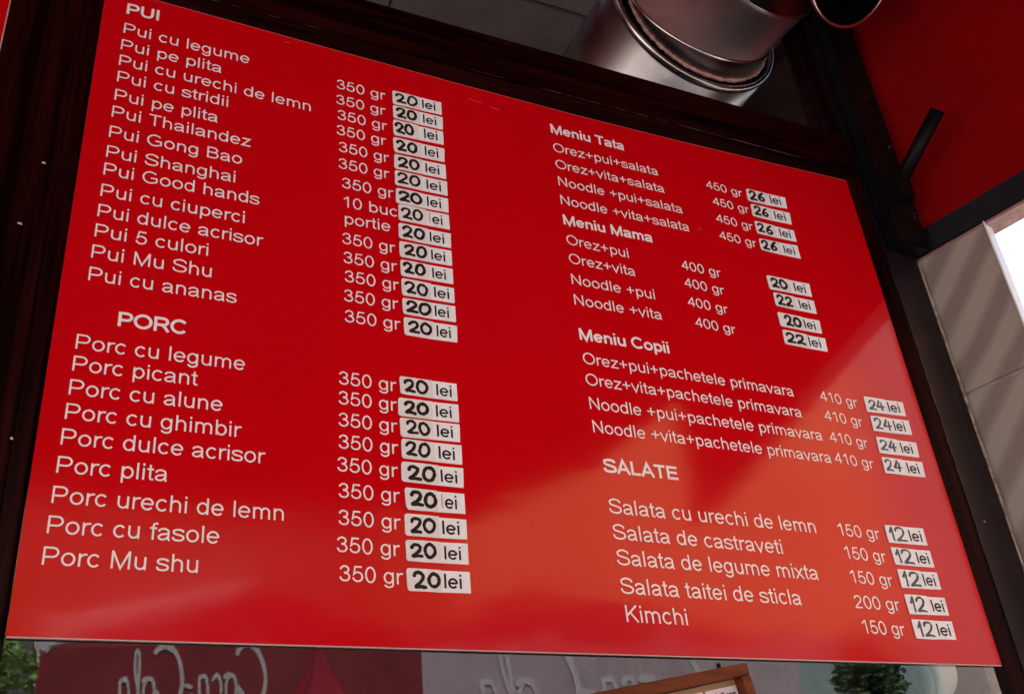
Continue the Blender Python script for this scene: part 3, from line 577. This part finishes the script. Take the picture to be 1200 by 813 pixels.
# ------------------------------------------------------------------ duct
du = tag(empty('vent_duct', (1.376, .1, Z0+1.64)), 'shiny galvanised vent duct with elbow coming out over the top rail', 'duct')
ax = Vector((0, -1, 0)); c0 = Vector((1.366, .10, Z0+1.643))
tube('sleeve', [(c0 + Vector((0, 1.6, 0)), ax, .235), (c0, ax, .235), (c0 + Vector((0, .0, 0)), ax, .225), (c0+Vector((0, .5, 0)), ax, .225)], M_steel, du, 72, caps=False)
tube('sleeve_rim', [(c0+Vector((0, .010, 0)), ax, .2365), (c0-Vector((0, .004, 0)), ax, .2365), (c0-Vector((0, .006, 0)), ax, .234), (c0-Vector((0, .006, 0)), ax, .2255), (c0, ax, .2245)], M_rim, du, 96, caps=False)
tube('gap_shade_ring', [(c0 + Vector((0, .03, 0)), ax, .2248), (c0 + Vector((0, .031, 0)), ax, .19)], M_dark, du, 64, caps=False)  # dark sheet painting the shade between sleeve and pipe
c1 = Vector((1.372, .09, Z0+1.641)); r2c = Vector((1.355, .070, Z0+1.632)); n2 = Vector((-.03, -.985, .17))
r3c = Vector((1.505, -.047, Z0+1.793)); n3 = Vector((.045, -.986, -.16)); r4c = Vector((1.792, -.089, Z0+1.875)); n4 = Vector((.972, -.195, .128))
tube('pipe_section', [(c0 + Vector((.006, .10, 0)), ax, .199), (c1, ax, .199), (r2c, n2, .199)], M_steel, du, 72, caps=False)
def seg_pipe(ca, na, cb, nb_, k=1, r=.198):
    ca, cb = Vector(ca), Vector(cb); na, nb_ = Vector(na).normalized(), Vector(nb_).normalized(); L = (cb-ca).length*.9; out = []
    for i in range(k+1):
        t_ = i/k; h0 = 1-t_; h1 = 0; h2 = t_; h3 = 0
        out.append((ca*h0 + na*L*h1 + cb*h2 + nb_*L*h3, na.lerp(nb_, t_).normalized(), r))
    return out
M_steel2 = mat('galvanised steel lit copy', (.85, .80, .80), .42, metal=1., noise=((5, 5, 5), 4, (.58, .54, .54), .4, .7), bump=((9, 9, 9), .25, .010))  # paler copy of the duct steel, paints the light on the elbow
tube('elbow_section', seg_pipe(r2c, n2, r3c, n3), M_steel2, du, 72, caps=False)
tube('elbow_section', seg_pipe(r3c, n3, (1.53, -.13, Z0+2.06), (.05, -.45, .88)), M_steel, du, 72, caps=False)
tube('pipe_section', [((1.53, -.13, Z0+2.06), (.05, -.2, .97), .198), ((1.53, -.13, Z0+2.5), (0, 0, 1), .198)], M_steel, du, 72, caps=False)
torus('sealant_bead', Vector((1.374, .098, Z0+1.642)), ax, .2020, .0050, M_seal, du, 160, 8, jit=.35)
torus('seam_rib', r2c, n2, .2000, .0045, M_rim, du, 96)
torus('seam_rib', r3c, n3, .2000, .0065, M_rim, du, 96)
R4C = Vector((1.520, -.271, Z0+1.502)); R4N = Vector((.24, -.67, -.70)).normalized(); R4R = .1445; R4D = Vector((.45, -.2, .87)).normalized()
ov = tag(empty('outlet_pipe', R4C), 'black open outlet pipe with bright rim beside the elbow', 'pipe')
tube('pipe_wall', [(R4C + R4D*.55, -R4D, R4R), (R4C + R4D*.12, (R4N-R4D).normalized(), R4R), (R4C, R4N, R4R), (R4C, R4N, R4R*.97), (R4C + R4D*.12, (R4N-R4D).normalized(), R4R*.96), (R4C + R4D*.5, -R4D, R4R*.96), (R4C + R4D*.505, -R4D, .01)], M_dark, ov, 64, caps=False)
torus('rim', R4C, R4N, R4R, .0045, M_rim, ov, 96)

# ------------------------------------------------------------------ things behind the glass
TLT = R(10); D_ = Vector((math.cos(TLT), 0, math.sin(TLT))); UP_ = Vector((-math.sin(TLT), 0, math.cos(TLT))); Nn = Vector((0, -1, 0)); cor = Vector((.991, -.060, Z0-.027))
nbd = tag(empty('notice_board', cor - D_*.27 - Vector((0, 0, 1.97))), 'tilted wooden framed notice board with printed paper below the menu board', 'notice board')
def nbx(name, s0, s1, z0, z1, t0, t1, m_, bev=.0015): return obox(name, cor - D_*s1 + UP_*z0 + Nn*t0, D_*(s1-s0), Nn*(t1-t0), UP_*(z1-z0), m_, nbd, bevel=bev)
nbx('frame_bar', 0, .56, -.017, 0, -.01, .012, M_wfr); nbx('frame_bar', 0, .56, -.80, -.778, -.01, .012, M_wfr)
nbx('frame_bar', .0, .019, -.777, -.0175, -.0095, .0115, M_wfr); nbx('frame_bar', .534, .56, -.777, -.0175, -.0095, .0115, M_wfr)
nbx('backing', .0195, .5335, -.776, -.018, -.008, -.004, mat('cork tan', (.32, .18, .10), .8), 0)
for (s0, s1) in ((.022, .078), (.083, .18)): nbx('paper', s0, s1, -.30, -.026, -.0035, -.002, M_paper, 0)
def nbtext(body, s0, s1, zb, cap, m_):
    from_bm('printed_line', text_bm(body, lambda u, v, l: cor - D_*(s1-(s1-s0)*u) + Nn*(-.0012+l*.02) + UP_*(zb+v*cap), True), m_, nbd)
nbtext('InfoCons', .026, .074, -.042, .010, M_ink2); nbtext('S', .088, .100, -.044, .013, M_ink2)
for k in range(2):
    q_ = cor - D_*(.10+.36*k) + UP_*-.79; rod('leg', (q_.x, q_.y, 0), q_, .012, M_wfr, nbd, 8)
rod('hook', cor - D_*.042 + UP_*-.002, cor - D_*.042 + UP_*.008, .003, M_black, nbd, 8)
cu_ = tag(empty('canister', (1.62, .26, Z0+.01)), 'white rounded canister with dark green glossy front behind the glass', 'canister')
ca = Vector((-.90, -.36, -.25)).normalized(); fc = Vector((1.572, .235, Z0+.020))
tube('body', [(fc - ca*.235, ca, .004), (fc - ca*.232, ca, .026), (fc - ca*.215, ca, .048), (fc - ca*.18, ca, .062), (fc - ca*.10, ca, .068), (fc - ca*.034, ca, .067)], M_can, cu_, 48)
tube('front_ring', [(fc - ca*.034, ca, .0668), (fc - ca*.030, ca, .0655), (fc, ca, .060), (fc + ca*.001, ca, .054)], M_canr, cu_, 48)
tube('front_glass', [(fc - ca*.002, ca, .0535), (fc + ca*.0015, ca, .0535), (fc + ca*.006, ca, .045), (fc + ca*.010, ca, .028), (fc + ca*.011, ca, .004)], M_lens, cu_, 48)
box('bracket', (1.70, .28, 0), (1.73, .31, Z0-.02), M_can, cu_, bevel=.003)
# mark on the body
u_, v_ = ring_frame(ca)
bm = bmesh.new(); side = Vector((-.12, -1.0, .22)); side = (side - ca*side.dot(ca)).normalized(); oth = ca.cross(side)
def canp(a, b, y_): return fc - ca*(.085+a) + (side*math.cos(b/.068) + oth*math.sin(b/.068))*(.0690 + (-.0019-y_)*2)
stroke(bm, [(.0, .012), (.012, .013), (.022, .012)], .002, -.0019, lambda a, b, y_: canp(a, b, y_))
stroke(bm, smooth_path([(.022, .004), (.030, .022), (.040, .008), (.028, .002), (.022, .010)], 5), .002, -.0021, lambda a, b, y_: canp(a, b, y_))
stroke(bm, [(.018, .000), (.044, .000)], .0015, -.0022, lambda a, b, y_: canp(a, b, y_))
from_bm('logo_mark', bm, M_print, cu_)
fp = tag(empty('folded_parasol', (.452, .30, 0)), 'red folded parasol with pointed top behind the glass', 'parasol')
rod('pole', (.452, .30, 0), (.452, .30, Z0-.4), .014, M_pole, fp)
rod('base', (.452, .30, 0), (.452, .30, .06), .16, M_pole, fp, 24)
vv, ff = [], []; prof = [(.089, .0045), (.075, .009), (.060, .013), (.035, .022), (.010, .036), (-.03, .058), (-.12, .085), (-.35, .10), (-.7, .095), (-.9, .07)]
for z, r_ in prof:
    for k in range(32):
        a = 2*math.pi*k/32; rr = r_*(1+.16*math.sin(a*8+z*3)*(r_ > .01)); vv.append((.452+rr*math.cos(a), .30+rr*math.sin(a), Z0+z))
for i in range(len(prof)-1):
    for k in range(32): ff.append((i*32+k, i*32+(k+1) % 32, (i+1)*32+(k+1) % 32, (i+1)*32+k))
ff.append(tuple(range(32)))
pyd('folded_canopy', vv, ff, mat('bright red cloth', (.85, .08, .14), .7, spec=.1), fp, True)

# ------------------------------------------------------------------ across the street: what the board and the glass mirror
aw = tag(empty('red_awning', (0, -1.5, Z0+2.0)), 'wide red awning over the kiosk front, mirrored in the board', 'awning')
AW = [(x, y, 1.07+(2+y)*.67) for x, y in ((-4, -2.0), (1.53, -2.0), (1.93, -1.78), (2.25, -1.42), (2.58, -1.10), (2.85, -.02), (-4, -.02))]
prism('canopy', [(x, y, Z0+z) for x, y, z in AW], (0, 0, 0), (0, 0, .012), M_awn, aw)
box('front_bar', (-4, -2.02, Z0+1.055), (1.53, -1.99, Z0+1.085), M_black, aw)
for x in (-3.9, ): rod('support', (x, -1.95, 0), (x, -1.95, Z0+1.06), .03, M_black, aw)
tag(box('fascia_wall', (-4, .075, CZ+.09), (4, .3, Z0+2.9), M_intw), 'plain dark wall band above the kiosk window', 'wall')

LOGO = [ # flowing script, unit height, left to right
 ([(1.05, .92), (.80, 1.06), (.42, .98), (.10, .62), (.06, .26), (.30, .02), (.66, .06), (.96, .28)], .13),
 ([(1.30, .52), (1.12, .48), (1.04, .26), (1.16, .06), (1.34, .12), (1.40, .36), (1.30, .52), (1.46, .50)], .09),
 ([(1.86, .46), (1.70, .53), (1.56, .34), (1.60, .10), (1.78, .05), (1.94, .16)], .09),
 ([(2.30, .50), (2.10, .50), (2.00, .24), (2.10, .06), (2.26, .16), (2.32, .50), (2.30, .14), (2.44, .08), (2.54, .20)], .09),
 ([(2.56, .34), (2.84, .38)], .08),
 ([(3.86, .98), (3.56, 1.08), (3.16, .94), (2.92, .58), (2.92, .24), (3.14, .02), (3.46, .06), (3.72, .26)], .13),
 ([(4.06, .52), (3.88, .48), (3.80, .26), (3.92, .06), (4.10, .12), (4.16, .36), (4.06, .52), (4.20, .48)], .09),
 ([(4.28, .20), (4.48, .62), (4.52, .96), (4.40, .94), (4.34, .50), (4.38, .10), (4.52, .08)], .09),
 ([(4.94, .50), (4.74, .50), (4.64, .24), (4.74, .06), (4.90, .16), (4.96, .50), (4.94, .14), (5.08, .06), (5.22, .18)], .09),
 ([(.55, -.10), (1.20, -.02), (2.20, -.16), (3.40, -.22), (3.90, -.10)], .07)]
def script(origin, ex, ez, en, m_, parent):
    """white script along ex, ez up, en out of the cloth"""
    bm = bmesh.new()
    for k, (pp, wd) in enumerate(LOGO):
        stroke(bm, smooth_path(pp, 6), wd, 0, lambda a, b, y_, k=k: origin + ex*a + ez*b + en*(.004 + k*.0004 - y_*20), taper=True)
    o = from_bm('script_lettering', bm, m_, parent)
    for p in o.data.polygons: pass
    return o
def parasol(name, label, cx, cy, zval, rad, sides, rot, m_, m2, drop, letters, tall, add_streak=False, off=.2):
    root = tag(empty(name, (cx, cy, 0)), label, 'parasol')
    zp = zval + rad*.42
    cs = [Vector((cx+rad*math.cos(rot+2*math.pi*k/sides), cy+rad*math.sin(rot+2*math.pi*k/sides), zval)) for k in range(sides)]
    apex = Vector((cx, cy, zp))
    for k in range(sides):
        a, b = cs[k], cs[(k+1) % sides]
        pyd('canopy_panel', [a, b, apex + (b-a)*.02, apex - (b-a)*.02 + Vector((0, 0, .001*k))], [(0, 1, 2, 3)], m2, root)
        dn = Vector((0, 0, -drop)); pyd('valance', [a, b, b+dn, a+dn], [(0, 1, 2, 3)], m_, root)
        ex = (b-a).normalized()
        if letters:
            out = Vector(((a+b).x/2-cx, (a+b).y/2-cy, 0)).normalized()
            e2 = ex if ex.cross(Vector((0, 0, 1))).dot(out) > 0 else -ex
            st_ = a if e2 == ex else b; ln = (b-a).length; sc = ln*letters/5.3
            script(st_ + e2*ln*off + dn*.5 - Vector((0, 0, sc*.5*tall - .05)), e2*sc, Vector((0, 0, sc*tall)), out, M_white, root)
        rod('rib', a - Vector((0, 0, .01)), apex - Vector((0, 0, .03)), .012, M_pole, root, 8)
        if add_streak and k == 0: rod('streak_rod', a + Vector((0, 0, .02)), apex + Vector((0, 0, .02)), .045, M_streak_rod, root, 8)  # made-up thick rod on one hip, mirrored as the board's pale streak
    rod('pole', (cx, cy, .05), (cx, cy, zp), .025, M_pole, root)
    rod('base', (cx, cy, 0), (cx, cy, .08), .28, M_pole, root, 24)
    return root
# real places are the mirror images, across the glass, of what the glass shows
def sqpar(name, label, L, N_, zval, m_, m2, drop, letters, tall, add_streak=False, off=.2):
    L, N_ = Vector(L), Vector(N_); mid = (L+N_)/2; s_ = (N_-L).length; e = (N_-L).normalized(); nrm = Vector((e.y, -e.x))
    if nrm.y > 0: nrm = -nrm
    c_ = mid + nrm*s_*.5; rot = math.atan2(L.y-c_.y, L.x-c_.x)
    return parasol(name, label, c_.x, c_.y, zval, s_*.7071, 4, rot, m_, m2, drop, letters, tall, add_streak, off)
sqpar('red_parasol', 'dark red parasol with white script lettering, mirrored in the glass', (.13, -2.95), (1.52, -2.62), Z0+.80, M_para, M_para, .36, .40, 2.0, True, .42)
sqpar('pink_parasol', 'pinkish parasol with haze painted in and white script lettering, mirrored in the glass', (1.62, -3.25), (3.68, -2.95), Z0+.92, M_pink, M_para, .42, .58, 1.6, False, .26)

def leafy(name, label, base, crown_c, rad, nleaf, lsz, lm=None):
    root = tag(empty(name, base), label, 'tree', 'trees across the street'); b = Vector(base); c_ = Vector(crown_c)
    tube('trunk', [(b, (0, 0, 1), .16), (b.lerp(c_, .4) + Vector((.08, 0, 0)), (0, 0, 1), .11), (b.lerp(c_, .75), (0, 0, 1), .08), (c_, (0, 0, 1), .03)], M_bark, root, 10)
    for k in range(7):
        a = k*.9; s_ = b.lerp(c_, .45+.05*k); e = c_ + Vector((math.cos(a)*rad[0]*.6, math.sin(a)*rad[1]*.6, random.uniform(-.4, .4)*rad[2]))
        rod('limb', s_, e, .05, M_bark, root, 7, .012)
    vv, ff = [], []
    cl = [Vector((random.gauss(0, .45)*rad[0], random.gauss(0, .45)*rad[1], random.gauss(0, .42)*rad[2])) for _ in range(60)]
    for i in range(nleaf):
        q = c_ + random.choice(cl) + Vector((random.gauss(0, .16)*rad[0], random.gauss(0, .16)*rad[1], random.gauss(0, .16)*rad[2]))
        a = Vector((random.gauss(0, 1), random.gauss(0, 1), random.gauss(0, 1))).normalized(); u, v = ring_frame(a); s_ = lsz*random.uniform(.6, 1.3); n0_ = len(vv)
        vv += [q-u*s_, q+v*s_*.5, q+u*s_, q-v*s_*.5]; ff.append((n0_, n0_+1, n0_+2, n0_+3))
    tag(pyd('crown', vv, ff, lm or M_leaf, root), kind='stuff')
leafy('leafy_tree', 'sunlit leafy tree across the street, mirrored at the glass corner', (-.55, -11.5, 0), (-.50, -11.5, Z0+3.2), (.85, .9, 1.2), 12000, .07)
leafy('leafy_tree', 'darker leafy tree standing beside the orange building', (2.6, -14.5, 0), (2.6, -14.5, Z0+2.6), (1.9, 1.4, 2.0), 4500, .13)

bd = tag(empty('orange_building', (9.6, -12, 0)), 'sunlit orange rendered building across the street, mirrored in the board', 'building')
box('wall', (5.4, -15, 5.6), (13.7, -11.5, 11.5), M_orange, bd)
box('sky_block', (5.3, -15, 0), (13.8, -11.4, 5.6), mat('grey teal sky tone', (.13, .18, .18), .8), bd)  # added block, its teal stands in for sky mirrored in the glass
box('roof', (5.1, -15.3, 11.5), (14.0, -11.1, 11.9), M_roof, bd)
b2 = tag(empty('added_brown_building', (-3, -17, 0)), 'dull brown building added to cover the sky mirrored low in the board', 'building')  # unseen filler put in so the board mirrors brown instead of sky
M_brown = mat('added building brown render', (.20, .11, .07), .85, noise=((.5, .5, .5), 5, (.15, .08, .05), .4, .7))
box('wall', (-14, -21, 0), (9.0, -17, 9.5), M_brown, b2); box('roof', (-14.3, -21.3, 9.5), (9.1, -16.6, 9.9), M_roof, b2)  # wall and roof of the added brown building
for fl in range(2):
    for k in range(7):
        x = -13 + 2.5*k; z = 2.4 + 3.2*fl
        wdw = box('window', (x, -17.02, z), (x+1.1, -16.94, z+1.5), M_cream, b2)  # window of the added brown building
        box('pane', (x+.09, -16.95, z+.09), (x+1.01, -16.93, z+1.41), M_glassd, wdw)

b3 = tag(empty('added_grey_building', (20, -14, 0)), 'pinkish grey building added to dull the sky mirrored in the board', 'building')  # unseen block put in to keep blue sky out of the board's mirror image
box('wall', (14.2, -18, 0), (30, -13, 14), mat('added building pinkish grey render', (.24, .20, .20), .85, noise=((.5, .5, .5), 5, (.19, .16, .16), .4, .7)), b3); box('roof', (14.0, -18.2, 14), (30.2, -12.7, 14.4), M_roof, b3)  # wall and roof of the added grey building

leafy('leafy_tree', 'dark narrow tree added to darken the mirror image in the glass', (9.1, -8.0, 0), (9.1, -8.0, Z0+1.85), (.34, .34, .8), 6000, .05, mat('added tree dark leaf', (.014, .032, .010), .7, noise=((4, 4, 4), 2, (.035, .075, .02), .4, .7)))  # added unseen tree, its very dark leaves darken the glass reflection
